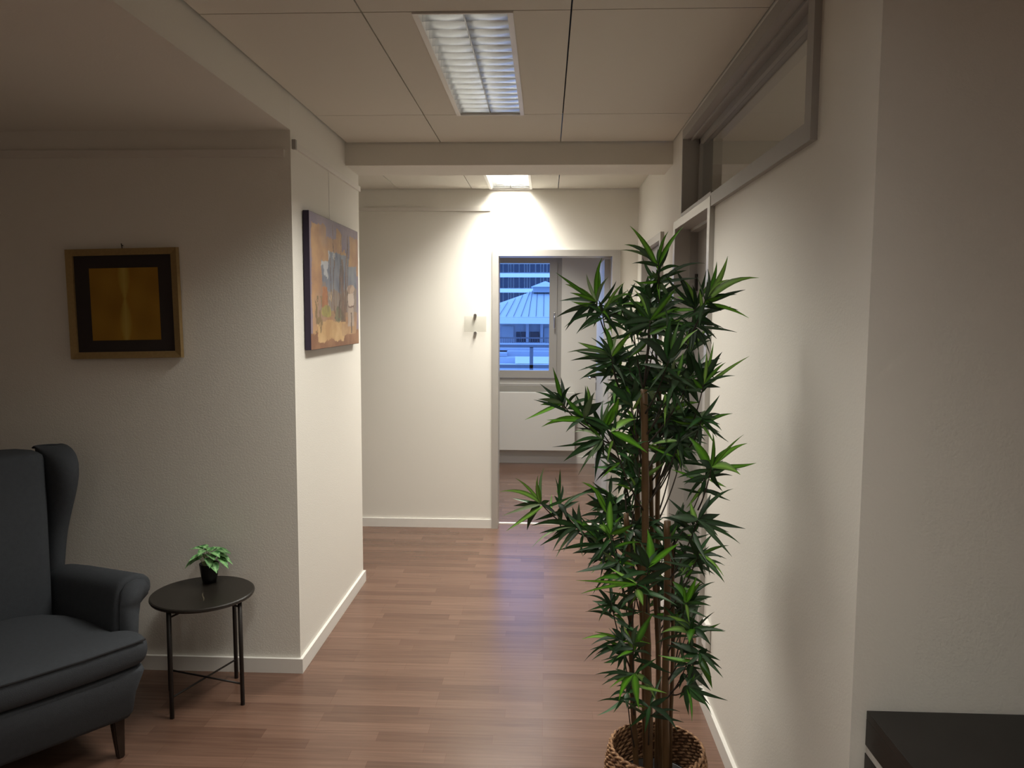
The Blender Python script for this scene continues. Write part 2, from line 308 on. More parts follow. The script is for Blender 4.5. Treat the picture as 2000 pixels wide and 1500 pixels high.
# ------------------------------------------------------------------ ceiling lights
def fitting(y0, y1, on, label, z=ZC, x0=LX0, x1=LX1, watts=0, wide=0, glow=None):
    cx, cy = (x0+x1)/2, (y0+y1)/2; wd, ln = x1-x0, y1-y0
    t = thing('ceiling_light', label, 'ceiling light', (cx, cy, z), 0, 'louvred ceiling lights')
    hx, hl, fw = wd/2, ln/2, .018
    link('frame', boxes([(-hx, -hx+fw, -hl, hl, -.006, .05), (hx-fw, hx, -hl, hl, -.006, .05), (-hx+fw, hx-fw, -hl, -hl+.006, -.006, .05), (-hx+fw, hx-fw, hl-.006, hl, -.006, .05)]), 'white', t)
    link('housing', boxes([(-hx, hx, -hl, hl, .12, .13), (-hx, -hx+.004, -hl, hl, .05, .12), (hx-.004, hx, -hl, hl, .05, .12), (-hx, hx, -hl, -hl+.004, .05, .12), (-hx, hx, hl-.004, hl, .05, .12)]), 'white', t)
    # side and centre reflectors (parabolic, running lengthways)
    bm = bmesh.new(); ix = hx-fw
    def refl(xa, xb, sgn, y_a, y_b):
        n = 6; prev = None
        for i in range(n+1):
            u = i/n; x = xa + (xb-xa)*(u**2); zz = .004 + .05*u
            a = bm.verts.new((x, y_a, zz)); c = bm.verts.new((x, y_b, zz))
            if prev: bm.faces.new((prev[0], prev[1], c, a))
            prev = (a, c)
    yA, yB = -hl+.012, hl-.014
    refl(-ix, -ix-.010, 1, yA, yB); refl(ix, ix+.010, 1, yA, yB)
    refl(-.002, -.013, 1, yA, yB); refl(.002, .013, 1, yA, yB)
    link('reflector', bm, 'mirror', t, smooth=True)
    # cross blades: thin below, wide above, slightly scooped
    bm = bmesh.new(); nb = 16
    for k in range(nb+1):
        y = yA + (yB-yA)*k/nb
        for (xa, xb) in ((-ix, -.003), (.003, ix)):
            segs = 10
            for side in (-1, 1):
                prev = None
                for i in range(segs+1):
                    u = i/segs; x = xa+(xb-xa)*u
                    dip = .012*math.sin(math.pi*u)
                    row = [bm.verts.new((x, y+side*(.0008+.010*(q**2)), .003 + dip*(.25) + (.048-dip)*q)) for q in (0, .35, .7, 1)]
                    if prev:
                        for a_ in range(3): bm.faces.new((prev[a_], row[a_], row[a_+1], prev[a_+1]))
                    prev = row
    link('louver', bm, 'mirror', t, smooth=True)
    tm = emat('tube_on', (1, .94, .84), glow or TUBE) if on else 'white'
    for s in (-1, 1):
        bm = bmesh.new(); tube(bm, [(s*ix*.52, yA+.03, .085), (s*ix*.52, yB-.03, .085)], .013, 16); link('fluorescent_tube', bm, tm, t, smooth=True)
    if on:
        ld = bpy.data.lights.new('lamp_light', 'AREA'); ld.shape = 'RECTANGLE'; ld.size = wd-.04; ld.size_y = ln-.03
        ld.energy = watts; ld.color = WARM; ld.spread = R(124)
        lo = bpy.data.objects.new('lamp_light', ld); C.objects.link(lo); lo.parent = t; lo.location = (0, 0, -.008)
    if wide:      # flatter throw along the hall fitting; added ambient fill for room and rear
        ld = bpy.data.lights.new('wide_fill_light', 'AREA'); ld.shape = 'RECTANGLE'; ld.size = .15; ld.size_y = ln-.06
        ld.energy = wide; ld.color = WARM; ld.spread = R(165)
        lo = bpy.data.objects.new('wide_fill_light', ld); C.objects.link(lo); lo.parent = t; lo.location = (.02, 0, -.010)
    return t
fitting(4.536, 5.744, True, 'lit louvred ceiling light glowing white above the far doorway', watts=HALL_W, wide=HALL_WIDE)
fitting(2.443, 3.652, True, 'large louvred ceiling light with grey mirrored blades in front of the ceiling beam', watts=FRONT_W, glow=2.0)
fitting(.035, 1.23, True, 'lit louvred ceiling light overhead, second in the row counted from the rear', watts=ROOM_W, wide=ROOM_WIDE_FILL)
fitting(-2.378, -1.172, True, 'unseen louvred ceiling light added as fill behind the camera, furthest from the far doorway', watts=REAR_FILL_W, wide=REAR_WIDE_FILL)  # unseen fitting, added to raise the room fill
fitting(6.6, 7.8, True, 'lit louvred ceiling light inside the room beyond the doorway', z=RBZ-.06, x0=-.2, x1=.11, watts=BACK_W)
fitting(2.4, 3.6, True, 'lit louvred ceiling light in the side room behind the transom glass', z=ZC-.06, x0=2.0, x1=2.31, watts=SIDE_W)

# ------------------------------------------------------------------ armchair
OC = (-1.975, 2.655, 0); TH = math.atan2(-.61, .79)
ch = thing('wingback_armchair', 'dark grey blue wingback armchair with dark tapered legs in the left corner', 'armchair', OC, TH)
def rrect(x0, x1, y0, y1, r, n=4):
    pts = []
    for (cx, cy, a0) in ((x1-r, y1-r, 0), (x0+r, y1-r, 90), (x0+r, y0+r, 180), (x1-r, y0+r, 270)):
        for i in range(n+1): a = R(a0+90*i/n); pts.append((cx+r*math.cos(a), cy+r*math.sin(a)))
    return pts
# base
secs = []
for z, i_ in ((.150, .030), (.152, .012), (.17, .006), (.24, 0), (.33, -.016), (.345, -.012), (.348, .01)):
    xf = .43 - i_*2.0; yw = .295 - i_*1.2
    secs.append([(x, y, z) for x, y in rrect(-.40, xf, -yw, yw, .03)])
bm = loft(bmesh.new(), secs); link('seat_base', bm, 'fab', ch, smooth=True)
# cushion (wider in front of the arms)
def cush(z, ins):
    o = []
    xf, xn, xb, w1, w2 = .475-ins, .335, -.10, .325-ins, .255-ins
    P = [(xb, -w2), (xn-.02, -w2), (xn, -w2-.02), (xn+.01, -w1+.02), (xn+.03, -w1), (xf-.04, -w1), (xf-.01, -w1+.02), (xf, -w1+.06), (xf+.012, -.1), (xf+.012, .1), (xf, w1-.06), (xf-.01, w1-.02), (xf-.04, w1), (xn+.03, w1), (xn+.01, w1-.02), (xn, w2+.02), (xn-.02, w2), (xb, w2)]
    return [(x, y, z) for x, y in P]
bm = bmesh.new(); loft(bm, [cush(.352, .05), cush(.352, .015), cush(.375, -.004), cush(.42, -.008), cush(.445, .0), cush(.458, .03), cush(.466, .09)])
link('seat_cushion', bm, 'fab', ch, smooth=True, mods=[('SUBSURF', dict(levels=1, render_levels=2))])
bm = bmesh.new(); pts = [Vector(p) for p in cush(.4475, -.003)][6:12]; pts = [Vector((p.x-.001, p.y, p.z)) for p in pts]
tube(bm, pts, .0035, 6); link('cushion_seam', bm, 'seam', ch, smooth=True)
# back
secs = []
for z, xf, wv in ((.30, -.08, .215), (.36, -.07, .225), (.46, -.075, .23), (.62, -.10, .236), (.78, -.135, .248), (.92, -.18, .262), (1.0, -.205, .268), (1.035, -.22, .266), (1.05, -.245, .25)):
    xb = -.44 + (z-.3)*-.10; xb = xb if z < 1.02 else xb+.03
    n = []
    for k in range(9): u = -1+k/4; n.append((xf - .012*u*u, u*wv, z))
    n += [(xb, wv, z), (xb-.01, 0, z), (xb, -wv, z)]
    secs.append(n)
link('backrest', loft(bmesh.new(), secs), 'fab', ch, smooth=True, mods=[('SUBSURF', dict(levels=1, render_levels=1))])
# arms
armp = [(.300, .30), (.262, .34), (.258, .44), (.262, .53), (.272, .585), (.300, .612), (.345, .622), (.388, .612), (.408, .585), (.404, .555), (.382, .54), (.358, .53), (.352, .48), (.345, .40), (.335, .30)]
for s in (1, -1):
    bm = bmesh.new(); secs = []
    for x, sc, dz in ((-.35, 1, .015), (-.1, 1, .008), (.15, 1, 0), (.28, 1, -.004), (.318, .98, -.006), (.328, .90, -.008)):
        sh = -.055*max(0, (.318-x)/.67); dz = -.075*max(0, (.318-x)/.67)+.022-(.008 if sc < .95 else 0)
        secs.append([(x, s*(.33+(y-.33)*sc+sh), .30+(z-.30)*(.97+.03*sc)+dz*(z-.3)/.3) for y, z in armp])
    link('armrest', loft(bm, secs), 'fab', ch, smooth=True, mods=[('SUBSURF', dict(levels=1, render_levels=1))])
    # upholstered facing panel on the arm front
    pan = [(s*(.33+(y-.33)*.74), .312+(z-.30)*.945+.010*(z-.3)/.3) for y, z in armp]
    bm = loft(bmesh.new(), [[(x, y, z) for y, z in pan] for x in (.322, .336)])
    bmesh.ops.bevel(bm, geom=[e for e in bm.edges if len({round(v.co.x, 3) for v in e.verts}) == 1 and e.verts[0].co.x > .33], offset=.003, segments=2, affect='EDGES')
    link('arm_facing', bm, 'fab', ch, smooth=True)
# wings
for s in (1, -1):
    prof = [(.47, -.13), (.60, -.118), (.70, -.115), (.80, -.075), (.88, -.035), (.95, -.015), (1.0, -.025), (1.032, -.06), (1.050, -.115), (1.056, -.17), (1.050, -.23), (1.035, -.29)]
    secs = []
    for z, xf in prof:
        flare = .02*max(0, (z-.6)/.4); ti = .222+.058*(z-.5); xf -= .085+.045*max(0, (z-.65)/.4)
        xb = -.47 if z < .99 else -.40
        secs.append([(xf-.02, s*(ti+.012+flare), z), (xf, s*(ti+.04+flare*1.4), z), (xf-.015, s*(ti+.078+flare*1.4), z), (xf-.06, s*(ti+.086+flare), z), ((xf+xb)/2, s*(ti+.085+flare*.5), z), (xb, s*(ti+.07), z), (xb, s*(ti+.0), z), ((xf+xb)/2, s*ti, z), (xf-.06, s*(ti+flare*.6), z)])
    link('wing', loft(bmesh.new(), secs), 'fab', ch, smooth=True, mods=[('SUBSURF', dict(levels=1, render_levels=2))])
for sx, sy in ((.355, .245), (.355, -.245), (-.36, .24), (-.36, -.24)):
    bm = bmesh.new(); k = 1 if sx > 0 else -1
    loft(bm, [[(sx+k*t*.02+a*r, sy+b_*r, z) for a, b_ in ((-1, -1), (1, -1), (1, 1), (-1, 1))] for z, r, t in ((0, .012, 1), (.08, .017, .4), (.155, .021, 0))])
    bmesh.ops.bevel(bm, geom=list(bm.edges), offset=.004, segments=2, affect='EDGES'); link('leg', bm, 'legw', ch)

# ------------------------------------------------------------------ side table
TC = Vector((-1.413, 3.07, 0)); TR = .205
tb = thing('side_table', 'round black side table with marble look top between armchair and wall corner', 'side table', TC)
bm = lathe(bmesh.new(), [(TR-.012, .436), (TR-.003, .440), (TR, .446), (TR-.001, .452), (TR-.006, .455)], 72, cap1=True); link('tabletop', bm, 'marble', tb, smooth=False)
ang = [math.atan2(2.895-3.07, -1.471+1.413), math.atan2(3.014-3.07, -1.226+1.413)]
ang += [a+math.pi for a in ang]
tops = []
for a in ang:
    c, s = math.cos(a), math.sin(a); bm = bmesh.new(); tube(bm, [(c*.186, s*.186, 0), (c*.184, s*.184, .437)], .0085, 14)
    link('leg', bm, 'black', tb, smooth=True); tops.append((c, s))
for i in (0, 1):
    c, s = tops[i]
    for z in (.085+.004*i, .412+.004*i):
        bm = bmesh.new(); tube(bm, [(c*.184, s*.184, z), (-c*.184, -s*.184, z)], .004, 8); link('cross_brace', bm, 'black', tb, smooth=True)

# ------------------------------------------------------------------ leaves
def paintlayer(bm): return bm.loops.layers.float_color.new('paint')
def leafstrip(bm, lay, p0, p1, wdt, nrm, col_mid, col_edge, sag=.12, seg=7, fold=.25, rnd=random):
    p0, p1 = Vector(p0), Vector(p1); ax = p1-p0; L_ = ax.length
    if L_ < 1e-4: return
    side = ax.cross(nrm)
    if side.length < 1e-6: side = ax.cross(Vector((0, 0, 1)))
    side.normalize(); n2 = side.cross(ax).normalized()
    up = Vector((0, 0, 1)); ctrl = (p0+p1)/2 + up*L_*sag + side*L_*rnd.uniform(-.16, .16) + n2*L_*rnd.uniform(-.12, .12)
    rows = []
    for i in range(seg+1):
        t = i/seg; c = p0*(1-t)**2 + ctrl*2*t*(1-t) + p1*t*t
        wd = wdt*.5*(math.sin(math.pi*min(1, t**.66))**1.1)*(1 if i else .15) + .0002
        if i == 0: wd = wdt*.07
        rows.append((bm.verts.new(c-side*wd+n2*wd*fold), bm.verts.new(c), bm.verts.new(c+side*wd+n2*wd*fold)))
    for a, c in zip(rows, rows[1:]):
        for k in (0, 1):
            f = bm.faces.new((a[k], a[k+1], c[k+1], c[k])); f.smooth = True
            for lp in f.loops:
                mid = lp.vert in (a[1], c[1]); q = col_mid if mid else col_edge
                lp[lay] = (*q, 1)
def lin(r, g_, b_): return tuple(((v/255/12.92) if v/255 <= .04045 else ((v/255+.055)/1.055)**2.4) for v in (r, g_, b_))

# small potted plant on the table
PS = Vector((-1.437, 3.19, .4555)); rnd = random.Random(5)
sp = thing('potted_plant', 'small green leafy houseplant in a black pot on the side table', 'plant', PS)
bm = lathe(bmesh.new(), [(.028, 0), (.034, .03), (.040, .078), (.0405, .082), (.037, .082), (.035, .06), (.001, .058)], 32); link('pot', bm, 'potb', sp, smooth=True)
bl = bmesh.new(); ly = paintlayer(bl); bs = bmesh.new()
def broadleaf(bm, lay, base, d, L_, W_, rnd):
    d = d.normalized(); side = d.cross(Vector((0, 0, 1))).normalized(); n = side.cross(d).normalized(); rows = []
    prof = [(0, .10), (.06, .62), (.2, .95), (.4, 1.0), (.6, .82), (.8, .48), (.93, .18), (1, .02)]
    g1 = lin(145, 195, 130); g2 = lin(62, 118, 64); k = rnd.uniform(.7, 1.25)
    for t, wv in prof:
        c = base + d*L_*t + n*(-.30*L_*t*t); h = W_*.5*wv; r = []
        for u in (-1, -.5, 0, .5, 1): r.append(bm.verts.new(c + side*h*u + n*(h*.35*abs(u) + rnd.uniform(-.001, .001))))
        rows.append(r)
    for a, c in zip(rows, rows[1:]):
        for q in range(4):
            f = bm.faces.new((a[q], a[q+1], c[q+1], c[q])); f.smooth = True
            for lp in f.loops:
                cen = lp.vert in (a[2], c[2]); v = g1 if (cen or rnd.random() < .35) else g2; lp[lay] = (v[0]*k, v[1]*k, v[2]*k, 1)
for i in range(22):
    a = i*2.4 + rnd.uniform(-.3, .3); el = rnd.uniform(.05, .95); rr = .012+.030*(1-el)+rnd.uniform(0, .012)
    hgt = .085 + .045*el + rnd.uniform(0, .02)
    base = Vector((math.cos(a)*rr, math.sin(a)*rr*.8, hgt)); dd = Vector((math.cos(a), math.sin(a)*.8, -.45+el*.75))
    broadleaf(bl, ly, base, dd, rnd.uniform(.052, .068), rnd.uniform(.034, .044), rnd)
    tube(bs, [(math.cos(a)*.012, math.sin(a)*.012, .058), (base.x*.6, base.y*.6, hgt*.7), base], .0012, 5)
link('foliage', bl, 'sleaf', sp); link('stems', bs, mat('stem_green', lin(110, 120, 70), .6), sp)

# ------------------------------------------------------------------ basket
BC = Vector((.346, 2.272, 0)); BH = .303
bk = thing('woven_basket', 'round woven seagrass basket on the floor holding the tall bamboo plant', 'basket', BC)
def brad(z):
    t = z/BH; return .118 + .040*math.sin(math.pi*min(1, .12+.80*t)**.9) if t < .8 else .118 + .040*math.sin(math.pi*min(1, .12+.80*t)**.9)
bm = bmesh.new(); rows = 19
def brow(z): t = z/BH; return .105 + .045*math.sin(math.pi*(.08+.72*t))+.004*t
for i in range(rows):
    z = .008 + (BH-.016)*i/(rows-1); r0 = brow(z); nt_ = 34; ph = i*1.3
    for s in (0, 1):
        pts = []
        n = nt_*6
        for k in range(n):
            a = 2*math.pi*k/n; w_ = a*nt_/2*1.0 + s*math.pi + ph
            pts.append(Vector(((r0+.0042*math.cos(w_))*math.cos(a), (r0+.0042*math.cos(w_))*math.sin(a), z+.0050*math.sin(w_))))
        rings = []
        for k, p in enumerate(pts):
            t = (pts[(k+1) % n]-pts[k-1]).normalized(); rad = Vector((p.x, p.y, 0)).normalized(); up = t.cross(rad).normalized(); rad = up.cross(t)
            rings.append([bm.verts.new(p+(rad*math.cos(q)+up*math.sin(q))*.0046) for q in (0, 1.257, 2.513, 3.77, 5.027)])
        for k in range(n):
            A_, B_ = rings[k], rings[(k+1) % n]
            for q in range(5): bm.faces.new((A_[q], A_[(q+1) % 5], B_[(q+1) % 5], B_[q]))
link('woven_side', bm, 'wicker', bk, smooth=True)
bm = lathe(bmesh.new(), [(.112, .002), (.10, .004)], 40, cap1=True); link('base', bm, 'wicker', bk)
bm = lathe(bmesh.new(), [(brow(z)-.003, z) for z in [BH*k/12 for k in range(13)]] , 48, cap0=False); link('lining', bm, mat('seagrass_inner', (.12, .06, .03), .9), bk, smooth=True)

# ------------------------------------------------------------------ bamboo plant
bp_ = thing('artificial_bamboo', 'tall artificial bamboo plant with slender green leaves standing in the woven basket', 'plant', (BC.x, BC.y, .006))
PO = Vector((BC.x, BC.y, .006))
def loc(p): return Vector(p)-PO
bm = lathe(bmesh.new(), [(.085, 0), (.10, .10), (.108, .185), (.112, .19), (.104, .19), (.100, .165), (.001, .165)], 40); link('pot', bm, 'potb', bp_, smooth=True)
bm = lathe(bmesh.new(), [(.099, .166), (.07, .172), (.03, .175), (.002, .176)], 30, cap1=True); link('filler', bm, 'soil', bp_, smooth=True)
rnd = random.Random(11)
canes = [  # base px (at y=1480), top px, depth, radius
 ((1241, 1480), (1224, 1003), 2.23, .0085), ((1267, 1490), (1257, 760), 2.20, .0115), ((1299, 1490), (1304, 1018), 2.22, .0112),
 ((1291, 1470), (1270, 900), 2.30, .0075), ((1310, 1470), (1316, 1060), 2.27, .0065), ((1262, 1460), (1241, 840), 2.31, .009), ((1284, 1470), (1286, 760), 2.33, .008)]
cane_pts = []
for (b0, t0, y, r) in canes:
    A_ = at(b0[0], b0[1], y); B_ = at(t0[0], t0[1], y); dirv = (B_-A_).normalized(); A2 = A_ - dirv*((A_.z-.18)/dirv.z)
    n = 26; pts = []; rs = []
    for k in range(n+1):
        t = k/n; p = A2.lerp(B_, t) + Vector((.002*math.sin(t*9+y*40), .002*math.cos(t*7), 0)); pts.append(loc(p)); rs.append(r*(1-.12*t)*(1.12 if k % 5 == 0 else 1))
    bm = bmesh.new(); tube(bm, pts, rs, 12); link('cane', bm, 'cane', bp_, smooth=True); cane_pts.append((A2, B_))
def core(z, near=None):
    best = None
    for A_, B_ in cane_pts:
        t = (z-A_.z)/(B_.z-A_.z); t = max(0, min(1, t)); p = A_.lerp(B_, t)
        d_ = abs(p.z-z)*3 + (abs(p.x-near.x) + abs(p.y-near.y) if near else 0)
        if best is None or d_ < best[0]: best = (d_, p)
    return best[1]
DK = [(28, 52, 28), (34, 62, 32), (42, 76, 38), (26, 46, 28), (52, 74, 52)]
BR = [(105, 175, 40), (125, 195, 55), (90, 155, 40), (150, 205, 90)]
PL = [(120, 150, 105), (150, 175, 125)]
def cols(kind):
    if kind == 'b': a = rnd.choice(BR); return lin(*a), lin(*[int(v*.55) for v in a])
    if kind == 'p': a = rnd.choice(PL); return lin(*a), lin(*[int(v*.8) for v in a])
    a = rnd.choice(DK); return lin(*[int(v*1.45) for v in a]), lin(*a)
def clampx(p):
    if p.x > .648: p.x = .648
    return p
def branch(c_px, tips, y, root=None, wpx=9.2, extra=0):
    cw = clampx(at(c_px[0], c_px[1], y)); bl = bmesh.new(); ly = paintlayer(bl); bt_ = bmesh.new()
    # twig
    if root is not None: r_ = at(root[0], root[1], (y+2.26)/2)
    else: r_ = core(max(.25, cw.z-.16-abs(cw.x-.33)*.6), cw)
    mid = (r_+cw)/2 + Vector((0, 0, -.02)) + Vector(((cw.x-r_.x)*.12, 0, 0))
    pts = [r_*(1-t)**2 + mid*2*t*(1-t) + cw*t*t for t in [k/8 for k in range(9)]]
    tube(bt_, [loc(p) for p in pts], [.0026-.0012*k/8 for k in range(9)], 6)
    for (tx, ty, kind, *o) in tips:
        wm = o[0] if o else 1.0
        dy = rnd.uniform(-.05, .05); tip = clampx(at(tx, ty, y+dy))
        fr_ = rnd.choice((0, 0, .10, .2)); st = pts[-1].lerp(pts[-2], fr_*3 if fr_ else 0)
        ax = (tip-st); view = (Vector((0, 0, 1.6))-st).normalized()
        nr = (Matrix.Rotation(rnd.uniform(-.9, .9), 3, ax.normalized()) @ view) if ax.length > 1e-4 else view
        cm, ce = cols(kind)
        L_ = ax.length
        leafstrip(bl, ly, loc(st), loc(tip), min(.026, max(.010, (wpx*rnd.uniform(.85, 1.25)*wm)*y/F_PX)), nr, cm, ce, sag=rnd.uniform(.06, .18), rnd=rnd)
        # stipule leaflets near the node
    for k in range(int(extra*2.3)+3):
        a = rnd.uniform(0, 2*math.pi); L_ = rnd.uniform(.05, .115); st = pts[-1].lerp(pts[-3], rnd.random())
        tip = st + Vector((math.cos(a)*L_, rnd.uniform(-.6, .6)*L_, math.sin(a)*L_*.8)); tip = clampx(tip)
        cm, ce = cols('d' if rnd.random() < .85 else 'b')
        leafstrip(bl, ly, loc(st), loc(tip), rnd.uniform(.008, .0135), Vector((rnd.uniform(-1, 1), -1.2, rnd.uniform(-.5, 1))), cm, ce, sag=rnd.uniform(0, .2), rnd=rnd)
    tw_ = link('branch', bt_, 'twig', bp_, smooth=True)
    link('leaf_cluster', bl, 'leaf', tw_)
SCL = 540/1500
def cl(oy, c, tips, y, root=None, w=9.2, extra=5):
    f = lambda p: (960+p[0]*SCL, oy+p[1]*SCL)
    branch(f(c), [(*f(t), *t[2:]) for t in tips], y, f(root) if root else None, w, extra)
A = lambda *a, **k: cl(420, *a, **k)
B = lambda *a, **k: cl(860, *a, **k)
A((905, 262), [(750, 58, 'b', 1.2), (1043, 60, 'b'), (960, 88, 'b'), (976, 130, 'd', 1.3), (752, 165, 'd', .9), (762, 263, 'd', 1.1), (700, 190, 'p', .4), (940, 235, 'p', .8)], 2.20, root=(915, 640), extra=1)
A((905, 350), [(1160, 262, 'd', .4), (1060, 300, 'd', .8), (870, 300, 'p'), (1000, 360, 'b'), (845, 335, 'b', 1.2), (820, 420, 'd'), (985, 480, 'p')], 2.22, root=(915, 640), extra=2)
A((568, 470), [(600, 230, 'b', 1.0), (585, 300, 'b', .8), (348, 312, 'b', .5), (400, 375, 'b', 1), (425, 422, 'b'), (368, 467, 'd', 1.1), (350, 556, 'd', 1.1), (400, 628, 'd', 1.3), (512, 572, 'd', 1), (635, 335, 'p', .6), (515, 320, 'p', .4)], 2.16, root=(650, 700), extra=1)
A((600, 520), [(722, 365, 'b', .8), (778, 428, 'b', .9), (745, 405, 'p', .7), (700, 470, 'd'), (700, 680, 'd', 1.3), (800, 640, 'd'), (460, 645, 'd', .9), (395, 610, 'd', .6)], 2.16, root=(660, 760), extra=2)
A((650, 760), [(468, 690, 'b', 1.3), (428, 790, 'd', 1), (412, 745, 'p', .3), (520, 770, 'd', 1.2), (608, 598, 'b', 1.4), (762, 635, 'b', 1), (740, 700, 'p', .8), (582, 655, 'd'), (450, 735, 'd', .7), (690, 640, 'p', .9)], 2.17, root=(690, 930), extra=2)
A((655, 800), [(645, 890, 'd', 1.2), (720, 870, 'd', 1.3), (600, 905, 'd', .9), (850, 1000, 'd', 1.3), (560, 760, 'd', .8)], 2.2, root=(730, 1000), extra=1)
A((1105, 500), [(985, 285, 'd', .7), (940, 322, 'd', .6), (1010, 320, 'd'), (1040, 350, 'b', .9), (1075, 385, 'd', .8), (1000, 440, 'b', .9), (1165, 300, 'd', .8), (1230, 340, 'b', .7), (1090, 380, 'd')], 2.2, root=(1040, 720), extra=3)
A((1160, 460), [(1282, 222, 'b', 1.2), (1222, 252, 'b', .9), (1172, 292, 'd', .8), (1452, 340, 'b', 1.3), (1378, 405, 'd', 1.1), (1300, 350, 'b', .8), (1398, 560, 'b', 1.1), (1342, 532, 'd', .9), (1248, 520, 'd', 1.3), (1255, 440, 'b', 1), (1330, 430, 'd')], 2.13, root=(1060, 680), extra=2)
A((1105, 590), [(1332, 636, 'd', .4), (1222, 672, 'd', .5), (1205, 600, 'd', .7), (1190, 770, 'd', .6), (1195, 700, 'd', .6), (1000, 640, 'd'), (1260, 615, 'd', .5)], 2.18, root=(1060, 720), extra=4)
A((1150, 920), [(1252, 742, 'd', 1.3), (1400, 765, 'b', .9), (1322, 872, 'd', .7), (1122, 728, 'd', 1.1), (1072, 738, 'd', 1.3), (1205, 690, 'b', .6), (1180, 800, 'b', .6), (1270, 800, 'b', .8), (1205, 900, 'd', 1.5), (1090, 880, 'b'), (1165, 740, 'b', .6)], 2.14, root=(1075, 1160), extra=1)
A((385, 1020), [(332, 825, 'b', 1.2), (376, 880, 'd', .9), (265, 1030, 'b', 1), (180, 1112, 'b', 1), (262, 915, 'd', .4), (330, 960, 'd', .8), (400, 1075, 'd'), (430, 930, 'd', .8), (240, 960, 'd', .4), (250, 1000, 'p')], 2.14, root=(590, 1190), extra=1)
A((500, 1095), [(516, 925, 'b', 1.9), (508, 925, 'd', .8), (395, 980, 'b', 1.1), (270, 1150, 'b', 1.5), (300, 1112, 'b'), (560, 960, 'p', 1.6), (450, 960, 'd', .7), (600, 1020, 'd', 1.4)], 2.14, root=(640, 1240), extra=2)
A((590, 1150), [(690, 990, 'b', 1.8), (720, 1040, 'd', 1.2), (640, 1010, 'p', 1.1), (545, 1030, 'd', 1.2), (680, 1075, 'p')], 2.18, root=(700, 1280), extra=3)
A((600, 1215), [(330, 1258, 'd', .5), (420, 1255, 'd', .6), (440, 1180, 'p', .6), (390, 1337, 'd', 1.6), (430, 1290, 'd', 1.1), (470, 1412, 'd', 1), (500, 1350, 'p', 1), (560, 1440, 'd', 1)], 2.16, root=(700, 1330), extra=3)
A((648, 1175), [(848, 1292, 'b', 2.2), (785, 1108, 'b', 1.7), (752, 1285, 'd', 1.6), (700, 1330, 'd', 1.2)], 2.10, extra=2)
A((1195, 1365), [(1388, 1238, 'b', 1.2), (1437, 1345, 'b', 1.3), (1352, 1410, 'b', 1.7), (1370, 1190, 'b', .8), (1068, 1202, 'b', 1.7), (1215, 1262, 'd', 1.2), (1255, 1500, 'd', 1.4), (1290, 1260, 'b', .9), (1120, 1330, 'd', 1.4), (1200, 1180, 'b', .8)], 2.12, root=(1120, 1600), extra=1)
A((1140, 1100), [(1225, 1100, 'd', 1.3), (1287, 1232, 'd', .7), (1225, 1208, 'd', .8), (1060, 1165, 'd'), (1030, 990, 'd'), (1160, 1060, 'p', 1.6), (1250, 1170, 'd', .8)], 2.16, root=(1075, 1260), extra=4)
A((960, 790), [(938, 608, 'b', 2.0), (1018, 578, 'b', 1.3), (1122, 618, 'b', 1.6), (835, 675, 'b', 1.6), (985, 535, 'd', 1.3), (940, 500, 'd', 1.6), (780, 668, 'd', 1.7), (1060, 590, 'd', 1.4), (1050, 700, 'd', 1.6), (870, 640, 'd')], 2.06, extra=2)
A((860, 570), [(640, 560, 'd', 1.3), (660, 490, 'd', 1.2), (720, 440, 'd', .9), (690, 610, 'd', 1.2), (790, 390, 'd', 1.1), (735, 400, 'b', .8), (1000, 395, 'b', 1.1), (1003, 450, 'p', 1.0), (940, 470, 'd'), (700, 660, 'd'), (1020, 500, 'b')], 2.14, extra=5)
A((870, 540), [(700, 530, 'd'), (715, 485, 'd'), (905, 400, 'd'), (980, 520, 'd'), (760, 600, 'd', 1.4)], 2.24, extra=6)
A((1010, 880), [(1040, 745, 'b', 1.2), (1095, 910, 'd', 1.7), (930, 830, 'd', 1.5), (1060, 960, 'd'), (980, 960, 'd', 1.4), (1035, 870, 'p')], 2.12, extra=4)
A((760, 1010), [(600, 905, 'd', 1.5), (690, 950, 'd', 1.3), (775, 880, 'd', 2.0), (700, 1075, 'd', 1.2), (620, 960, 'd', .9), (850, 930, 'd', 1.3), (700, 1000, 'p', 1.1)], 2.2, extra=5)
B((262, 335), [(130, 205, 'b', 1), (45, 278, 'b', 1), (110, 312, 'd', .7), (118, 356, 'd', 1.1), (80, 492, 'b', 1.5), (193, 488, 'd', 1.4), (318, 328, 'd', 1.1), (252, 190, 'b', .5), (285, 148, 'p', .3), (60, 410, 'p', .4), (240, 220, 'b', 1)], 2.10, root=(560, 540), extra=0)
B((365, 345), [(372, 155, 'd', .4), (385, 240, 'd', .7), (345, 200, 'd', .5), (340, 300, 'd', 1), (390, 290, 'd', .8), (375, 480, 'd', 1.3), (410, 420, 'd', 1.2), (350, 270, 'b', .9)], 2.12, root=(560, 540), extra=1)
B((470, 470), [(215, 465, 'd', 1.1), (260, 505, 'd', .9), (218, 582, 'p', .4), (262, 572, 'd', 1.0), (440, 362, 'd', 1.5), (392, 550, 'd', 1.1), (332, 602, 'd', .9), (350, 635, 'p', .5), (330, 520, 'd', .8), (300, 430, 'd')], 2.13, root=(700, 640), extra=3)
B((600, 560), [(430, 430, 'b', 1.2), (495, 628, 'd', .8), (560, 455, 'b', 1), (380, 590, 'd', .9), (340, 600, 'd', .7), (600, 400, 'd', 1), (470, 395, 'd', .8), (500, 520, 'p')], 2.15, root=(720, 700), extra=5)
B((620, 360), [(520, 230, 'b', 1.2), (515, 290, 'd', .8), (508, 345, 'd', 1.5), (640, 268, 'd', 1.1), (555, 250, 'b', 1), (680, 300, 'd'), (495, 225, 'b', .6)], 2.17, extra=4)
